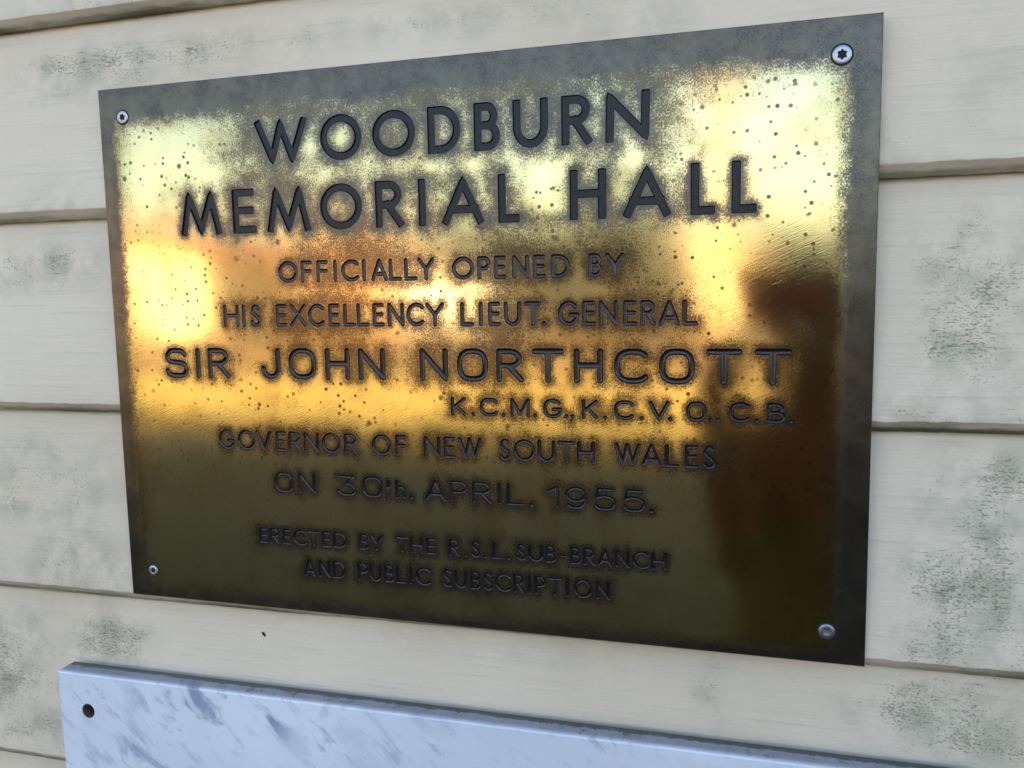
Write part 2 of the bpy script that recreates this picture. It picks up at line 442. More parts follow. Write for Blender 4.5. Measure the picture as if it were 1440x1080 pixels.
def arc(cx, cy, rx, ry, a0, a1, n=None):
    n = n or max(6, int(abs(a1 - a0) / 9))
    return [(cx + rx * math.cos(math.radians(a0 + (a1 - a0) * k / n)), cy + ry * math.sin(math.radians(a0 + (a1 - a0) * k / n))) for k in range(n + 1)]

def rrect(r, a0=0, a1=360, rx=None):
    """rounded square in the unit box as the engraving machine cuts it, by superellipse"""
    n = max(8, int(abs(a1 - a0) / 6))
    out = []
    for k in range(n + 1):
        t = math.radians(a0 + (a1 - a0) * k / n)
        c, s = math.cos(t), math.sin(t)
        out.append((0.5 + 0.5 * math.copysign(abs(c) ** r, c), 0.5 + 0.5 * math.copysign(abs(s) ** r, s)))
    return out

def spline(P, n=7):
    out = []
    Q = [P[0]] + P + [P[-1]]
    for k in range(1, len(Q) - 2):
        p0, p1, p2, p3 = Q[k - 1:k + 3]
        for j in range(n):
            t = j / n
            out.append(tuple(0.5 * ((2 * p1[d]) + (-p0[d] + p2[d]) * t + (2 * p0[d] - 5 * p1[d] + 4 * p2[d] - p3[d]) * t * t + (-p0[d] + 3 * p1[d] - 3 * p2[d] + p3[d]) * t ** 3) for d in (0, 1)))
    return out + [P[-1]]

def glyph(ch, gorton):
    S = [(0, 0), (0, 1)]
    if ch == 'O':
        return [rrect(0.74) if gorton else arc(.5, .5, .5, .5, 0, 360, 48)]
    if ch == '0':
        return [rrect(0.66)]
    if ch == 'C':
        if gorton:
            p = rrect(0.78, 42, 318)
            mx = max(q[0] for q in p)
            return [[(q[0] / mx, q[1]) for q in p]]
        return [arc(.6, .5, .6, .5, 46, 314)]
    if ch == 'G':
        if gorton:
            return [rrect(0.78, 40, 352), [(1, .45), (.55, .45)]]
        return [arc(.52, .5, .52, .5, 42, 350), [(1.0, .44), (.62, .44)]]
    if ch == 'D':
        return [S, [(0, 1), (.36, 1)] + arc(.36, .5, .64, .5, 90, -90)[1:] + [(0, 0)]]
    if ch == 'B':
        return [S, [(0, 1), (.5, 1)] + arc(.5, .765, .38, .235, 90, -90)[1:] + [(0, .53)], [(.5, .53)] + arc(.52, .265, .48, .265, 90, -90)[1:] + [(0, 0)]]
    if ch == 'P':
        return [S, [(0, 1), (.5, 1)] + arc(.5, .73, .5, .27, 90, -90)[1:] + [(0, .46)]]
    if ch == 'R':
        return [S, [(0, 1), (.48, 1)] + arc(.48, .745, .44, .255, 90, -90)[1:] + [(0, .49)], [(.42, .49), (1, 0)]]
    if ch == 'U':
        return [[(0, 1), (0, .42)] + arc(.5, .42, .5, .42, 180, 360)[1:] + [(1, 1)]]
    if ch == 'J':
        return [[(1, 1), (1, .34)] + arc(.5, .34, .5, .34, 0, -175)[1:]]
    if ch == 'N':
        return [[(0, 0), (0, 1), (1, 0), (1, 1)]]
    if ch == 'M':
        return [[(0, 0), (.0, 1), (.5, .1), (1, 1), (1, 0)]] if gorton else [[(0, 0), (.17, 1), (.5, 0), (.80, 1), (1, 0)]]
    if ch == 'E':
        return [[(.93, 1), (0, 1), (0, 0), (1, 0)], [(0, .52), (.88, .52)]]
    if ch == 'F':
        return [[(1, 1), (0, 1), (0, 0)], [(0, .52), (.96, .52)]]
    if ch == 'L':
        return [[(0, 1), (0, 0), (1, 0)]]
    if ch == 'I':
        return [[(.5, 0), (.5, 1)]]
    if ch == 'T':
        return [[(0, 1), (1, 1)], [(.5, 1), (.5, 0)]]
    if ch == 'H':
        return [S, [(1, 0), (1, 1)], [(0, .52), (1, .52)]]
    if ch == 'A':
        return [[(0, 0), (.5, 1), (1, 0)], [(.14, .28), (.86, .28)]]
    if ch == 'W':
        return [[(0, 1), (.295, 0), (.49, 1), (.735, 0), (1, 1)]]
    if ch == 'V':
        return [[(0, 1), (.5, 0), (1, 1)]]
    if ch == 'Y':
        return [[(0, 1), (.5, .47), (1, 1)], [(.5, .47), (.5, 0)]]
    if ch == 'X':
        return [[(.04, 1), (1, 0)], [(.96, 1), (0, 0)]]
    if ch == 'K':
        return [S, [(1, 1), (0, .36)], [(.30, .56), (1, 0)]]
    if ch == 'S':
        if gorton:
            return [spline([(.93, .84), (.80, .965), (.5, 1), (.18, .97), (.03, .78), (.14, .58), (.5, .53), (.86, .47), (1, .26), (.86, .04), (.5, 0), (.14, .04), (.0, .2)])]
        return [spline([(.86, .88), (.66, .985), (.42, .99), (.19, .90), (.13, .73), (.27, .60), (.52, .51), (.82, .40), (.97, .23), (.84, .06), (.52, 0), (.22, .04), (.0, .17)])]
    if ch == '3':
        return [[(0, 1), (.92, 1), (.46, .60)] + spline([(.46, .60), (.78, .56), (1, .32), (.86, .06), (.5, 0), (.16, .05), (0, .2)])]
    if ch == '1':
        return [[(0, .76), (1, 1), (1, 0)]]
    if ch == '9':
        return [arc(.5, .67, .5, .33, 0, 360, 36), spline([(1, .66), (.98, .34), (.80, .06), (.5, 0), (.22, .03), (.08, .12)])]
    if ch == '5':
        return [[(.88, 1), (.14, 1), (.05, .55)] + spline([(.05, .55), (.28, .64), (.55, .65), (.90, .54), (1, .33), (.86, .07), (.5, 0), (.16, .04), (0, .17)])]
    if ch == 't':
        return [[(.5, .86), (.5, 0)], [(0, .56), (1, .56)]]
    if ch == 'h':
        return [[(0, 0), (0, .90)], [(0, .36), (.04, .42)] + arc(.5, .36, .5, .22, 150, 0)[0:] + [(1, 0)]]
    if ch == '-':
        return [[(0, .44), (1, .44)]]
    raise KeyError(ch)

def prims(ch, style, w, cap):
    """capsules (ax, ay, bx, by, ra, rb, flat_a, flat_b) of a letter, ink box [-w/2, w/2] x [0, cap], mm"""
    s = STYLE[style][0]
    h = s / 2
    if ch == '.':
        r = max(w, 3.0) / 2 * 0.95
        return [(0, r, 0, r + 0.01, r, r, 0, 0)]
    if ch == ',':
        r = 1.7
        return [(0.3, r, 0.3, r + 0.01, r, r, 0, 0), (0.5, r, -0.8, -1.6, 1.3, 0.7, 0, 0)]
    out = []
    sx, sy = max(w - s, 0.02), cap - s
    big = style == 'F1'
    for pl in glyph(ch, style[0] == 'G'):
        P = [Vector((-w / 2 + h + (x * sx), h + y * sy)) for x, y in pl]
        closed = (P[0] - P[-1]).length < 1e-4
        if big and len(P) <= 6 and ch in 'WMAN':
            Q = [p.copy() for p in P]
            for k in range(1, len(P) - 1):
                b = ((P[k] - P[k - 1]).normalized() + (P[k] - P[k + 1]).normalized())
                if b.length > 0.9:
                    b.normalize()
                    Q[k] = P[k] - b * 0.45 * h
                    tip = P[k] + b * 0.62 * h
                    out.append((Q[k].x, Q[k].y, tip.x, tip.y, h * 0.98, h * 0.38, 0, 0))
            P = Q
        for k in range(len(P) - 1):
            a, b = P[k], P[k + 1]
            if (b - a).length < 1e-5:
                continue
            fa = 1 if big and not closed and k == 0 and len(P) < 7 else 0
            fb = 1 if big and not closed and k == len(P) - 2 and len(P) < 7 else 0
            if big and len(P) >= 7 and ch in 'DBPRU':
                fa = 1 if k == 0 else 0
                fb = 1 if k == len(P) - 2 else 0
            if big and ch in 'EFLT' and abs((b - a).x * (b - a).y) < 1e-6:
                fa = fb = 1
            out.append((a.x, a.y, b.x, b.y, h, h, fa, fb))
    return out

def sdf(pr, X, Y):
    D = np.full(X.shape, 1e9)
    for ax, ay, bx, by, ra, rb, fa, fb in pr:
        dx, dy = bx - ax, by - ay
        L = math.hypot(dx, dy)
        ux, uy = dx / L, dy / L
        px, py = X - ax, Y - ay
        u = px * ux + py * uy
        t = np.clip(u / L, 0, 1)
        d = np.hypot(px - t * dx, py - t * dy) - (ra + (rb - ra) * t)
        D = np.minimum(D, d)
        if fa or fb:
            v = -px * uy + py * ux
            u0 = -ra if fa else 0.0
            u1 = L + (ra if fb else 0.0)
            rc = 0.38 * ra
            qx = np.abs(u - (u0 + u1) / 2) - ((u1 - u0) / 2 - rc)
            qy = np.abs(v) - (ra - rc)
            d = np.hypot(np.maximum(qx, 0), np.maximum(qy, 0)) + np.minimum(np.maximum(qx, qy), 0) - rc
            D = np.minimum(D, d)
    return D

def contours(D, xs, ys, lev):
    """closed iso-lines of D = lev (inside on the left)"""
    G = D - lev
    G = np.where(np.abs(G) < 1e-7, 1e-7, G)
    neg = G < 0
    cell = neg[:-1, :-1] * 1 + neg[:-1, 1:] * 2 + neg[1:, 1:] * 4 + neg[1:, :-1] * 8
    tab = {1: [(3, 0)], 2: [(0, 1)], 3: [(3, 1)], 4: [(1, 2)], 5: [(3, 0), (1, 2)], 6: [(0, 2)], 7: [(3, 2)], 8: [(2, 3)], 9: [(2, 0)],
           10: [(0, 1), (2, 3)], 11: [(2, 1)], 12: [(1, 3)], 13: [(1, 0)], 14: [(0, 3)]}
    nxt, pt = {}, {}
    def key(j, i, e):
        return (j, i, 0) if e == 0 else (j, i + 1, 1) if e == 1 else (j + 1, i, 0) if e == 2 else (j, i, 1)
    def pos(k):
        if k not in pt:
            j, i, o = k
            a = G[j, i]
            if o == 0:
                b = G[j, i + 1]
                t = a / (a - b)
                pt[k] = (xs[i] + t * (xs[i + 1] - xs[i]), ys[j])
            else:
                b = G[j + 1, i]
                t = a / (a - b)
                pt[k] = (xs[i], ys[j] + t * (ys[j + 1] - ys[j]))
        return pt[k]
    for j, i in zip(*np.nonzero((cell > 0) & (cell < 15))):
        for a, b in tab[int(cell[j, i])]:
            ka, kb = key(j, i, a), key(j, i, b)
            pos(ka)
            pos(kb)
            nxt[ka] = kb
    loops = []
    while nxt:
        k0, k = None, next(iter(nxt))
        lp = []
        while k in nxt:
            lp.append(pt[k])
            k = nxt.pop(k)
        if len(lp) > 5:
            loops.append(lp)
    return loops

def simplify(lp, tol):
    P = np.array(lp)
    n = len(P)
    far = int(np.argmax(((P - P[0]) ** 2).sum(1)))
    def dp(a, b, keep):
        st = [(a, b)]
        while st:
            a, b = st.pop()
            if b - a < 2:
                continue
            A, B = P[a % n], P[b % n]
            seg = P[a + 1:b]
            d = B - A
            L = math.hypot(*d)
            dist = np.abs(d[0] * (seg[:, 1] - A[1]) - d[1] * (seg[:, 0] - A[0])) / L if L > 1e-9 else np.hypot(seg[:, 0] - A[0], seg[:, 1] - A[1])
            m = int(np.argmax(dist))
            if dist[m] > tol:
                keep.add(a + 1 + m)
                st += [(a, a + 1 + m), (a + 1 + m, b)]
    keep = {0, far}
    dp(0, far, keep)
    dp(far, n, keep)
    ks = sorted(k for k in keep if k < n)
    return [tuple(P[k]) for k in ks]

def letter_shape(ch, style, w, cap):
    pr = prims(ch, style, w, cap)
    s, depth, flat = STYLE[style]
    h = s / 2
    step = 0.42 if flat else 0.24
    x0, x1 = -w / 2 - 1.5, w / 2 + 1.5
    y0, y1 = -3.0, cap + 1.5
    xs = np.arange(x0, x1 + step, step) + 0.0137
    ys = np.arange(y0, y1 + step, step) + 0.0091
    X, Y = np.meshgrid(xs, ys)
    D = sdf(pr, X, Y)
    if flat:
        levels = [(0.0, 0.0), (-0.18, 0.16), (-0.62, depth)]
    else:
        levels = [(-f * h, depth * math.sqrt(1 - (1 - f) ** 2) if f else 0.0) for f in (0.0, 0.14, 0.40, 0.72)]
    V, E, Zs, outer = [], [], [], None
    for lv, dz in levels:
        lps = [simplify(l, 0.022 if flat else 0.014) for l in contours(D, xs, ys, lv)]
        lps = [l for l in lps if len(l) > 3]
        if lv == 0.0:
            outer = lps
        for l in lps:
            b = len(V)
            V += [Vector(p) for p in l]
            Zs += [dz] * len(l)
            E += [(b + k, b + (k + 1) % len(l)) for k in range(len(l))]
    vo, _e, fo, ov, _a, _b = delaunay_2d_cdt(V, E, [], 0, 1e-5)
    zz = [Zs[o[0]] if o else levels[-1][1] for o in ov]
    cx = np.array([sum(vo[k].x for k in f) / 3 for f in fo])
    cy = np.array([sum(vo[k].y for k in f) / 3 for f in fo])
    ins = sdf(pr, cx, cy) < -0.01
    faces = [tuple(f) for f, q in zip(fo, ins) if q]
    me = pydata('letter', [(p.x / 1000, z / 1000, p.y / 1000) for p, z in zip(vo, zz)], faces, not flat)
    return me, outer, pr

# ------------------------------------------------------------------ brass plaque
PW, PH = 600.0, 430.0
plaque = thing('brass_plaque', 'engraved brass memorial plaque with black lettering screwed to cream boards', 'plaque', (0, 0, Z0 - 0.215))
cache = {}
HOLES, HBIG, SPOTS = [], [], []          # outlines cut into the plate; placed letters for the tarnish field
for style, text, t0, t1, b0, b1, pos in LINES:
    cap = (b0 + b1) / 2 - (t0 + t1) / 2
    xa, xb = pos[0][0], pos[-1][0]
    wavg = {}
    for ch, (cx, w) in zip(text, pos):
        wavg.setdefault(ch, []).append(w)
    for ch, (cx, w) in zip(text, pos):
        w = sum(wavg[ch]) / len(wavg[ch])
        if ch == 'I':
            w = STYLE[style][0] + 0.02
        key = (style, ch, round(w, 1), round(cap, 1))
        if key not in cache:
            cache[key] = letter_shape(ch, style, w, cap)
            cache[key][0].materials.append(M_ENAMEL if style == 'F1' else M_ENAMEL_GLOSS)
        me, outer, pr = cache[key]
        yb = b0 + (b1 - b0) * (cx - xa) / (xb - xa)
        o = obj('letter', me, None, plaque, (cx / 1000, 0, 0.215 - yb / 1000))
        HOLES += [[(p[0] + cx, p[1] - yb) for p in l] for l in outer]
        HBIG += [style == 'F1'] * len(outer)
        SPOTS.append((pr, cx, -yb, w, cap, style))

# distance to the nearest lettering on a 2 mm lattice
GS = 2.0
gx = np.arange(-PW / 2 + 1.2, PW / 2 - 0.6, GS)
gy = np.arange(-PH / 2 + 1.2, PH / 2 - 0.6, GS)
GX, GY = np.meshgrid(gx, gy)
DB = np.full(GX.shape, 60.0)   # big routed letters
DS = np.full(GX.shape, 60.0)   # small letters
PAD = 24.0
for pr, cx, cy, w, cap, style in SPOTS:
    i0, i1 = np.searchsorted(gx, [cx - w / 2 - PAD, cx + w / 2 + PAD])
    j0, j1 = np.searchsorted(gy, [cy - PAD, cy + cap + PAD])
    d = sdf(pr, GX[j0:j1, i0:i1] - cx, GY[j0:j1, i0:i1] - cy)
    T = DB if style == 'F1' else DS
    T[j0:j1, i0:i1] = np.minimum(T[j0:j1, i0:i1], d)

def tarnish(x, y, db, ds):
    """0 = bright polished metal, 1 = never reached by the polishing cloth"""
    q = lambda s, k: noise.noise(Vector((x / s, y / s, k)))
    n1, n2 = q(46, 1.3), q(17, 5.1)
    wob = 5.0 * n1 + 3.0 * n2
    dt, dbm, dl, dr = PH / 2 - y, y + PH / 2, x + PW / 2, PW / 2 - x
    et = 1.05 * (1 - sstep(15, 36, dt + wob))
    el = 1.05 * (1 - sstep(8, 21, dl + 0.5 * wob))
    er = 1.05 * (1 - sstep(11, 31, dr + 0.6 * wob))
    eb = 1.05 * (1 - sstep(2, 17, dbm + 0.8 * wob))
    hb = 0.97 * math.exp(-max(0.0, db - 1.0 - 1.2 * n2) / (4.6 + 2.6 * n2))
    hs = 0.84 * math.exp(-max(0.0, ds - 0.5) / (4.2 + 2.4 * n2 + 1.6 * n1))
    # the head lines stand in a zone that is only half rubbed clean
    zone = 0.52 * sstep(-235, -150, x) * (1 - sstep(150, 215, x)) * sstep(78, 100, y) * (0.82 + 0.7 * n1 + 0.6 * n2)
    zone2 = 0.48 * sstep(-205, -120, x) * (1 - sstep(120, 190, x)) * sstep(-40, 0, y) * (1 - sstep(80, 95, y)) * (0.8 + 0.9 * n1)
    tail = 0.42 * (1 - sstep(18, 58, dt + wob)) + 0.34 * (1 - sstep(12, 44, dl + wob)) + 0.22 * (1 - sstep(16, 48, dr + wob))
    loose = 0.20 + 0.16 * n1 + 0.10 * n2
    keep = 1.0
    grey = max(et, el, er, eb)
    cool = max(grey, hb)
    for v in (et, el, er, eb, hb, hs, zone, zone2, tail, loose):
        keep *= 1 - min(0.98, max(0.0, v))
    return 1 - keep + 0.22 * sstep(0.80, 1.0, grey), max(0.0, 1 - 1.4 * cool)

IN = 0.45                      # small arris round the front
V, E, TA = [], [], []
hw, hh = PW / 2 - IN, PH / 2 - IN
rect = []
def edge(a, b, n):
    return [(a[0] + (b[0] - a[0]) * k / n, a[1] + (b[1] - a[1]) * k / n) for k in range(n)]
rect = edge((-hw, -hh), (hw, -hh), 150) + edge((hw, -hh), (hw, hh), 108) + edge((hw, hh), (-hw, hh), 150) + edge((-hw, hh), (-hw, -hh), 108)
for lp in [rect] + HOLES:
    b = len(V)
    V += [Vector(p) for p in lp]
    E += [(b + k, b + (k + 1) % len(lp)) for k in range(len(lp))]
nb = len(rect)
nh = len(V)
TA = [1.45] * nb + [0.0] * (nh - nb)
_k = nb
for lp, big in zip(HOLES, HBIG):
    TA[_k:_k + len(lp)] = [1.0 if big else 0.74] * len(lp)
    _k += len(lp)
far = np.minimum(DB, DS) > 0.7
BR = [0.0] * nb + [0.0] * (nh - nb)
_k = nb
for lp, big in zip(HOLES, HBIG):
    BR[_k:_k + len(lp)] = [0.0 if big else 0.8] * len(lp)
    _k += len(lp)
jj, ii = np.nonzero(far)
for j, i in zip(jj, ii):
    x, y = gx[i], gy[j]
    V.append(Vector((x, y)))
    ta, br = tarnish(x, y, DB[j, i], DS[j, i])
    TA.append(ta)
    BR.append(br)
vo, _e, fo, ov, _a, _b = delaunay_2d_cdt(V, E, [], 0, 1e-5)
lab = np.array([(o[0] if o else -1) for o in ov])
tri = np.array([tuple(f) for f in fo])
P = np.array([(p.x, p.y) for p in vo])
cen = P[tri].mean(1)
onhole = ((lab[tri] >= nb) & (lab[tri] < nh)).all(1) | (lab[tri] < 0).any(1)
drop = np.zeros(len(tri), bool)
cand = np.nonzero(onhole)[0]
cc = cen[cand]
for pr, cx, cy, w, cap, style in SPOTS:
    near = np.nonzero((np.abs(cc[:, 0] - cx) < w / 2 + 1) & (cc[:, 1] > cy - 4) & (cc[:, 1] < cy + cap + 1))[0]
    if len(near):
        inside = sdf(pr, cc[near, 0] - cx, cc[near, 1] - cy) < 0.004
        drop[cand[near[inside]]] = True
tri = tri[~drop]
verts = [(x / 1000, 0.0, 0.215 + y / 1000) for x, y in P]
tv = [TA[l] if l >= 0 else 1.0 for l in lab]
bv = [BR[l] if l >= 0 else 0.0 for l in lab] + [0.0] * 12
faces = [tuple(int(q) for q in t) for t in tri]
b = len(verts)
for o_, d_ in ((0.0, IN), (0.0, 3.0)):
    for sx, sy in ((-1, -1), (1, -1), (1, 1), (-1, 1)):
        verts.append((sx * PW / 2000, d_ / 1000, 0.215 + sy * PH / 2000))
        tv.append(1.0)
c0 = len(verts)
for sx, sy in ((-1, -1), (1, -1), (1, 1), (-1, 1)):
    verts.append((sx * hw / 1000, 0.0, 0.215 + sy * hh / 1000))
    tv.append(1.0)
for k in range(4):
    k2 = (k + 1) % 4
    faces.append((c0 + k2, c0 + k, b + k, b + k2))
    faces.append((b + k2, b + k, b + 4 + k, b + 4 + k2))
faces.append((b + 4, b + 7, b + 6, b + 5))
me = pydata('plate', verts, faces)
set_attr(me, 'tarnish', tv)
set_attr(me, 'brown', bv)
plate = obj('plate', me, M_BRASS, plaque)

# ------------------------------------------------------------------ screws
def screw(x, y, r, kind, mat, turn):
    """countersunk head with its driver recess; x, y in mm from the plaque's centre, y downwards"""
    n = 60
    V, F = [], []
    def ring(fn, dep):
        b = len(V)
        for k in range(n):
            a = 2 * math.pi * k / n
            q = fn(a)
            V.append((q * math.cos(a + turn) / 1000, dep / 1000, q * math.sin(a + turn) / 1000))
        return b
    star = (lambda a: 0.46 * r * (1 + 0.17 * math.cos(6 * a))) if kind == 'star' else (lambda a: 0.30 * r / max(abs(math.cos(a)), abs(math.sin(a))) ** 0.9)
    rs = [ring(lambda a: r, 0.2), ring(lambda a: r, -0.25), ring(lambda a: r * 0.93, -0.55), ring(lambda a: 0.62 * r, -0.68), ring(lambda a: star(a) + 0.05 * r, -0.66), ring(star, -0.55)]
    for a, c in zip(rs, rs[1:]):
        for k in range(n):
            k2 = (k + 1) % n
            F.append((a + k, a + k2, c + k2, c + k))
    me = pydata('screw', V, F, True)
    s = obj('screw', me, mat, plaque, (x / 1000, 0, 0.215 - y / 1000))
    V2, F2 = [], []
    for q, dep in ((1.0, -0.56), (0.96, -0.12), (0.55, -0.06)):
        for k in range(n):
            a = 2 * math.pi * k / n
            V2.append((q * star(a) * math.cos(a + turn) / 1000, dep / 1000, q * star(a) * math.sin(a + turn) / 1000))
    for lv in range(2):
        for k in range(n):
            k2 = (k + 1) % n
            F2.append((lv * n + k, lv * n + k2, lv * n + n + k2, lv * n + n + k))
    F2.append(tuple(2 * n + k for k in range(n)))
    obj('driver_recess', pydata('driver_recess', V2, F2), M_BLACK if kind == 'star' else M_STEEL, s)  # black colour gives the shallow star recess the shade of a deep one
    V3, F3 = [], []
    for q, dep in ((r * 0.98, -0.02), (r * 1.0, -0.22), (r * 1.10, -0.20), (r * 1.20, 0.04)):
        for k in range(n):
            a = 2 * math.pi * k / n
            V3.append((q * math.cos(a) / 1000, dep / 1000, q * math.sin(a) / 1000))
    for lv in range(3):
        for k in range(n):
            k2 = (k + 1) % n
            F3.append((lv * n + k2, lv * n + k, lv * n + n + k, lv * n + n + k2))
    obj('countersink_shade_ring', pydata('countersink_shade_ring', V3, F3, True), M_BLACK, s)  # black ring painted as the shadow round the sunk head
    return s

screw(-277, -191.6, 5.3, 'star', M_STEEL, 0.3)
screw(276, -191.4, 6.0, 'star', M_STEEL, 0.5)
screw(-276.6, 191.9, 4.6, 'star', M_STEEL, 0.9)
screw(274.9, 192.2, 5.4, 'square', M_ZINC, 0.1)['label'] = 'dull grey screw'

# ------------------------------------------------------------------ marble tablet below
MT, MTL, MF = -0.2866, -0.3695, -0.0178        # top edge (z at the left end), left edge, front face
slab = thing('marble_tablet', 'white grey-veined marble tablet with a drilled hole below the brass plaque', 'tablet', (MTL, 0, Z0 + MT - 0.42))
slab.rotation_euler = (0, -0.0072, 0)
SW, SH, SB = 0.745, 0.42, 0.0030
hx, hz, hr = 0.0312, SH - 0.0336, 0.0066
loop = []
def sq(x0, z0, x1, z1):
    return edge((x0, z0), (x1, z0), 60) + edge((x1, z0), (x1, z1), 34) + edge((x1, z1), (x0, z1), 60) + edge((x0, z1), (x0, z0), 34)
ar = 0.0011
o1 = [Vector(p) for p in sq(ar, ar, SW - ar, SH - ar)]
nc = 40
o2 = [Vector((hx + hr * math.cos(2 * math.pi * k / nc), hz + hr * math.sin(2 * math.pi * k / nc))) for k in range(nc)]
E = [(k, (k + 1) % len(o1)) for k in range(len(o1))] + [(len(o1) + k, len(o1) + (k + 1) % nc) for k in range(nc)]
vo, _e, fo, ov, _a, _b = delaunay_2d_cdt(o1 + o2, E, [], 0, 1e-7)
V = [(p.x, MF, p.y) for p in vo]
F = [tuple(f) for f in fo if math.hypot(sum(vo[k].x for k in f) / 3 - hx, sum(vo[k].y for k in f) / 3 - hz) > hr]
G = [0.0] * len(V)
# arris, edges and back
prev = [next(j for j, o in enumerate(ov) if k in o) for k in range(len(o1))]
rows = [(0.0, MF + ar), (0.0, MF + 0.006), (0.0, -0.0045), (0.0, -0.0018), (0.0, SB)]
n = len(o1)
outl = sq(0, 0, SW, SH)
for rk, (ins, yy) in enumerate(rows):
    cur = []
    for k, (x, z) in enumerate(outl):
        chip = 0.0007 * max(0, noise.noise(Vector((x * 60, z * 60, 3)))) if rk < 2 else 0
        cur.append(len(V))
        V.append((x, yy, z - (chip if z > SH - 1e-6 else 0)))
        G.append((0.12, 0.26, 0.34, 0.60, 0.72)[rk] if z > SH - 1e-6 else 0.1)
    for k in range(n):
        k2 = (k + 1) % n
        F.append((prev[k2], prev[k], cur[k], cur[k2]))
    prev = cur
F.append(tuple(reversed(prev)))
me = pydata('slab', V, F)
set_attr(me, 'grime_shade', G)
obj('slab', me, M_MARBLE, slab)
V, F = [], []
for q, yy in ((1.10, MF - 0.00005), (1.0, MF + 0.0006), (0.99, SB + 0.006), (0.3, SB + 0.0065)):
    for k in range(nc):
        V.append((q * hr * math.cos(2 * math.pi * k / nc), yy, q * hr * math.sin(2 * math.pi * k / nc)))
for lv in range(3):
    for k in range(nc):
        k2 = (k + 1) % nc
        F.append((lv * nc + k2, lv * nc + k, lv * nc + nc + k, lv * nc + nc + k2))
F.append(tuple(3 * nc + k for k in reversed(range(nc))))
obj('drilled_hole', pydata('drilled_hole', V, F), plain('old plug stain', (0.10, 0.085, 0.055), 0.9, 0, 0.5, 300), slab, (hx, 0, hz))

# ------------------------------------------------------------------ what the polished brass mirrors: the far side of the road
def prism(bm, pts, y0, y1):
    a = [bm.verts.new((x, y0, z)) for x, z in pts]
    b = [bm.verts.new((x, y1, z)) for x, z in pts]
    n = len(pts)
    bm.faces.new(a)
    bm.faces.new(list(reversed(b)))
    for k in range(n):
        bm.faces.new((a[(k + 1) % n], a[k], b[k], b[(k + 1) % n]))

M_GLASS = plain('window glass', (0.05, 0.06, 0.07), 0.08)
M_TRIM = plain('white trim', (0.75, 0.74, 0.70), 0.6)
def house(x, y, w, d, h, rise, wall_c, roof_c, label):
    t = thing('house', label, 'house', (x, y, 0), 'houses across the road')
    mw = plain('house wall', wall_c, 0.7)
    obj('wall', boxbm(-w / 2, w / 2, -d, 0, 0, h), mw, t)
    bm = bmesh.new()
    prism(bm, [(-w / 2 - 0.5, h + 0.004), (w / 2 + 0.5, h + 0.004), (w / 2 + 0.5, h + 0.15), (0, h + rise), (-w / 2 - 0.5, h + 0.15)], -d - 0.4, 0.45)
    obj('roof', bm, plain('house roof', roof_c, 0.6), t)
    k = 0
    for fx in (-0.32, 0.28):
        cx = fx * w
        wi = obj('window', boxbm(cx - 0.6, cx + 0.6, -0.02, 0.03, 0.95, 2.15, 0.01), M_TRIM, t)
        obj('pane', boxbm(cx - 0.52, cx + 0.52, 0.033, 0.05, 1.03, 2.07), M_GLASS, wi)
    dr = obj('door', boxbm(-0.42, 0.42, -0.02, 0.04, 0.02, 2.1, 0.01), plain('door paint', (0.25, 0.12, 0.07), 0.5), t)
    obj('handle', boxbm(0.28, 0.36, 0.045, 0.09, 0.98, 1.04), M_STEEL, dr)
    return t

house(-24.5, -29, 6.5, 7, 3.0, 1.4, (0.78, 0.66, 0.44), (0.42, 0.16, 0.08), 'pale cream house with orange roof mirrored at the plaque edge')
house(-17.2, -34, 7, 7, 2.8, 1.5, (0.52, 0.34, 0.19), (0.30, 0.13, 0.07), 'tan brick house with brown roof mirrored beside the cream house')
house(-1.9, -40, 2.6, 6, 3.0, 0.9, (0.82, 0.72, 0.46), (0.48, 0.26, 0.14), 'narrow yellow house mirrored behind the road pole')

def tree(x, y, ht, rad, seed, col, label):
    rnd = random.Random(seed)
    t = thing('tree', label, 'tree', (x, y, 0), 'trees across the road')
    bm = bmesh.new()
    def limb(p, q, r0, r1, n=8):
        p, q = Vector(p), Vector(q)
        ax = (q - p).normalized()
        u = ax.orthogonal().normalized()
        v = ax.cross(u)
        ra = [bm.verts.new(p + (u * math.cos(2 * math.pi * k / n) + v * math.sin(2 * math.pi * k / n)) * r0) for k in range(n)]
        rb = [bm.verts.new(q + (u * math.cos(2 * math.pi * k / n) + v * math.sin(2 * math.pi * k / n)) * r1) for k in range(n)]
        for k in range(n):
            bm.faces.new((ra[k], ra[(k + 1) % n], rb[(k + 1) % n], rb[k]))
    limb((0, 0, -0.05), (0.1, 0, ht * 0.45), 0.05 * ht, 0.032 * ht)
    tips = []
    for k in range(6):
        a = k * 1.05 + rnd.random()
        q = (math.cos(a) * rad * 0.55, math.sin(a) * rad * 0.55, ht * (0.62 + 0.25 * rnd.random()))
        limb((0.1, 0, ht * 0.42), q, 0.028 * ht, 0.01 * ht)
        tips.append(Vector(q))
    obj('trunk', bm, plain('bark', (0.16, 0.11, 0.07), 0.9), t)
    V, F = [], []
    for k in range(3200):
        c = tips[k % 6] + Vector((rnd.gauss(0, 1), rnd.gauss(0, 1), rnd.gauss(0, 0.8))) * rad * 0.33
        s = 0.05 + 0.06 * rnd.random()
        a = Vector((rnd.gauss(0, 1), rnd.gauss(0, 1), rnd.gauss(0, 1))).normalized()
        bq = a.orthogonal().normalized()
        n0 = len(V)
        V += [tuple(c + a * s * 1.6), tuple(c + bq * s * 0.7), tuple(c - a * s * 1.6), tuple(c - bq * s * 0.7)]
        F.append((n0, n0 + 1, n0 + 2, n0 + 3))
    obj('crown', pydata('crown', V, F), plain('leaves', col, 0.6, 0, 0.3, 2), t)

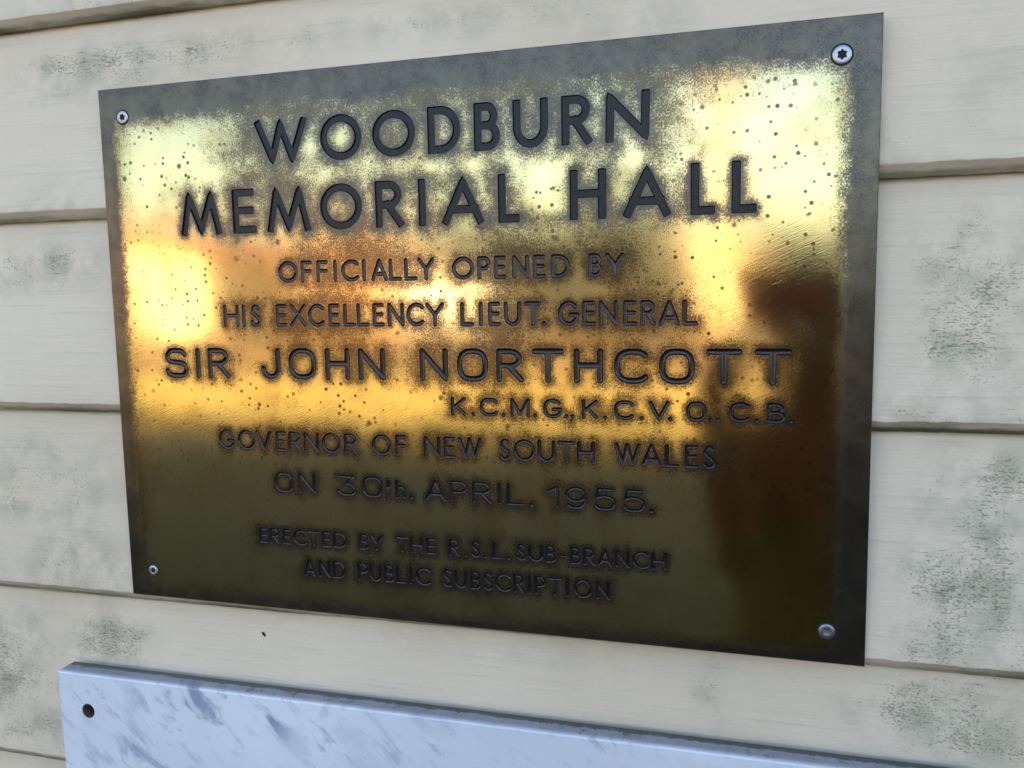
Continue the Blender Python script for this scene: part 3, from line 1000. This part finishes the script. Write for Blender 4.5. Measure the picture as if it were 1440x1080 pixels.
tree(-5.4, -33, 4.6, 1.7, 3, (0.09, 0.085, 0.03), 'dull green tree left of the road pole, mirrored above the word general')
tree(1.4, -46, 3.6, 1.5, 5, (0.13, 0.12, 0.03), 'yellowish low tree right of the road pole')
tree(-9.6, -37, 4.0, 1.8, 11, (0.10, 0.085, 0.03), 'rounded olive tree just right of the white van')
tree(-14.4, -38, 3.9, 2.2, 8, (0.10, 0.09, 0.035), 'broad olive tree between the brick house and the white van')

pole = thing('power_pole', 'tall pale timber power pole with a crossarm by the road', 'pole', (-0.46, -12.6, 0))
bm = bmesh.new()
r = bmesh.ops.create_cone(bm, cap_ends=True, segments=14, radius1=0.17, radius2=0.12, depth=8.6)
for v in bm.verts:
    v.co.z += 4.25
M_POLE = plain('weathered pole timber', (0.46, 0.33, 0.22), 0.8)
obj('post', bm, M_POLE, pole)
obj('crossarm', boxbm(-1.0, 1.0, 0.12, 0.22, 7.9, 8.02, 0.01), M_POLE, pole)
for k in (-0.85, -0.4, 0.4, 0.85):
    bm = bmesh.new()
    bmesh.ops.create_cone(bm, cap_ends=True, segments=10, radius1=0.05, radius2=0.03, depth=0.16)
    obj('insulator', bm, M_TRIM, pole, (k, 0.17, 8.09))

M_TYRE = plain('tyre rubber', (0.02, 0.02, 0.02), 0.8)
van = thing('parked_van', 'small white van parked across the road between two olive trees', 'van', (-11.6, -31.5, 0))
bm = bmesh.new()
prism(bm, [(-2.1, 0.35), (2.1, 0.35), (2.1, 1.0), (1.55, 1.15), (1.0, 1.85), (-2.0, 1.9), (-2.1, 1.7)], -1.7, 0)
bmesh.ops.bevel(bm, geom=list(bm.edges), offset=0.06, segments=2, affect='EDGES')
obj('body', bm, plain('white van paint', (0.8, 0.8, 0.78), 0.25), van)
obj('window', boxbm(0.45, 1.15, -0.01, 0.012, 1.2, 1.65), M_GLASS, van)
for wx in (-1.35, 1.35):
    for wy in (-1.62, -0.08):
        bm = bmesh.new()
        bmesh.ops.create_cone(bm, cap_ends=True, segments=20, radius1=0.34, radius2=0.34, depth=0.22, matrix=Matrix.Rotation(math.pi / 2, 4, 'X'))
        wh = obj('wheel', bm, M_TYRE, van, (wx, wy, 0.34))
        bm = bmesh.new()
        bmesh.ops.create_cone(bm, cap_ends=True, segments=20, radius1=0.2, radius2=0.18, depth=0.24, matrix=Matrix.Rotation(math.pi / 2, 4, 'X'))
        obj('rim', bm, M_STEEL, wh)

# ------------------------------------------------------------------ the photographer, dimly mirrored, and the phone in both hands
PX, PY = 0.315, -1.04
nodes, edges_ = [], []
def nd(x, y, z, r, parent=None):
    nodes.append(((x, y, z), r))
    if parent is not None:
        edges_.append((parent, len(nodes) - 1))
    return len(nodes) - 1
pel = nd(PX, PY, 0.88, (0.165, 0.12))
wai = nd(PX, PY + 0.01, 1.02, (0.14, 0.10), pel)
che = nd(PX, PY + 0.01, 1.19, (0.165, 0.115), wai)
upc = nd(PX, PY, 1.29, (0.13, 0.09), che)
nec = nd(PX, PY + 0.02, 1.36, (0.055, 0.055), upc)
jaw = nd(PX, PY + 0.05, 1.42, (0.066, 0.075), nec)
hed = nd(PX, PY + 0.045, 1.50, (0.078, 0.094), jaw)
top = nd(PX, PY + 0.035, 1.565, (0.055, 0.065), hed)
nos = nd(PX, PY + 0.140, 1.465, (0.016, 0.016), jaw)
for sd in (-1, 1):
    hip = nd(PX + sd * 0.09, PY, 0.80, (0.09, 0.09), pel)
    kne = nd(PX + sd * 0.10, PY + 0.03, 0.45, (0.058, 0.06), hip)
    ank = nd(PX + sd * 0.11, PY - 0.01, 0.10, (0.042, 0.045), kne)
    toe = nd(PX + sd * 0.13, PY + 0.16, 0.045, (0.042, 0.034), ank)
    sho = nd(PX + (0.17 if sd > 0 else -0.13), PY, 1.28, (0.062, 0.062), upc)
    elb = nd(PX + (0.24 if sd > 0 else -0.115), PY + (0.14 if sd > 0 else 0.20), 1.08, (0.043, 0.043), sho)
    hx_, hz_ = (0.362, 1.515) if sd > 0 else (0.190, 1.470)
    wri = nd(hx_ + sd * 0.035, -0.70, hz_ - 0.10, (0.026, 0.022), elb)
    pal = nd(hx_ + sd * 0.02, -0.66, hz_ - 0.035, (0.030, 0.017), wri)
    for f_i, fl in enumerate((0.062, 0.07, 0.066, 0.054)):
        a = nd(hx_ + sd * (0.030 - 0.004 * f_i), -0.640, hz_ + 0.004 - 0.019 * f_i, (0.009, 0.009), pal)
        b_ = nd(hx_ + sd * 0.012, -0.622, hz_ + 0.012 - 0.019 * f_i, (0.0085, 0.0085), a)
        nd(hx_ + sd * (0.012 - fl * 0.5), -0.632, hz_ + 0.014 - 0.019 * f_i, (0.0075, 0.0075), b_)
    th = nd(hx_ + sd * 0.0, -0.655, hz_ - 0.01, (0.011, 0.011), pal)
    nd(hx_ - sd * 0.03, -0.642, hz_ + 0.012, (0.0085, 0.0085), th)
me = bpy.data.meshes.new('person')
me.from_pydata([q[0] for q in nodes], edges_, [])
tmp = bpy.data.objects.new('person_skeleton', me)
COL.objects.link(tmp)
sk = tmp.modifiers.new('skin', 'SKIN')
sk.use_smooth_shade = True
ss = tmp.modifiers.new('sub', 'SUBSURF')
ss.levels = ss.render_levels = 2
for k, (_p, r_) in enumerate(nodes):
    me.skin_vertices[0].data[k].radius = r_
    me.skin_vertices[0].data[k].use_root = (k == 0)
dg = bpy.context.evaluated_depsgraph_get()
body = bpy.data.meshes.new_from_object(tmp.evaluated_get(dg))
bpy.data.objects.remove(tmp, do_unlink=True)
body.name = 'person'
body.materials.clear()
for mm in (plain('skin', (0.065, 0.036, 0.025), 0.5), plain('maroon knit', (0.100, 0.046, 0.026), 0.9), plain('dark trousers', (0.075, 0.072, 0.027), 0.9), plain('dark shoes', (0.02, 0.018, 0.016), 0.6)):
    body.materials.append(mm)
zmin = min(v.co.z for v in body.vertices)
for v in body.vertices:
    v.co -= Vector((PX, PY, zmin))
for p in body.polygons:
    c = p.center
    wy, wz = c.y + PY, c.z + zmin
    p.material_index = 0 if (wz > 1.365 and wy < -0.9) or wy > -0.72 else 1 if wz > 1.16 else 3 if wz < 0.10 else 2
person = obj('person', body, None, None, (PX, PY, 0))
tag(person, 'person in maroon top and olive overalls holding a phone up to the plaque', 'person')
bm = bmesh.new()
bmesh.ops.create_uvsphere(bm, u_segments=28, v_segments=18, radius=1.0)
for v in bm.verts:
    v.co *= 1 + 0.05 * noise.noise(v.co * 5)
    if v.co.y > 0.25 and v.co.z < 0.45:
        v.co.y = 0.25 + (v.co.y - 0.25) * 0.1
    v.co = Vector((v.co.x * 0.092, v.co.y * 0.108, v.co.z * 0.105))
obj('hair', bm, plain('brown hair', (0.055, 0.025, 0.016), 0.6, 0, 0.3, 90), person, (0, 0.025, 1.525 - zmin))
for sd in (-1, 1):
    bm = bmesh.new()
    bmesh.ops.create_uvsphere(bm, u_segments=12, v_segments=8, radius=0.011)
    obj('eye', bm, M_TRIM, person, (sd * 0.03, 0.128, 1.49 - zmin))

phone = thing('phone', 'phone in a dark red case held in front of the plaque', 'phone', (0.232922, -0.608238, Z0 + 0.048771))
phone.rotation_euler = camo.matrix_world.to_euler()
# local axes are those of the hand-held phone: x right, y up, z towards the photographer
M_CASE = plain('dark red case', (0.10, 0.020, 0.016), 0.55)
obj('case', boxbm(-0.040, 0.112, -0.060, 0.017, 0.0040, 0.0125, 0.003), M_CASE, phone)
obj('screen', boxbm(-0.036, 0.108, -0.057, 0.014, 0.0127, 0.0134), M_GLASS, phone)
bm = bmesh.new()
bmesh.ops.create_cone(bm, cap_ends=True, segments=24, radius1=0.005, radius2=0.005, depth=0.0016, matrix=Matrix.Translation((0, 0, 0.0034)))
obj('lens', bm, M_GLASS, phone)
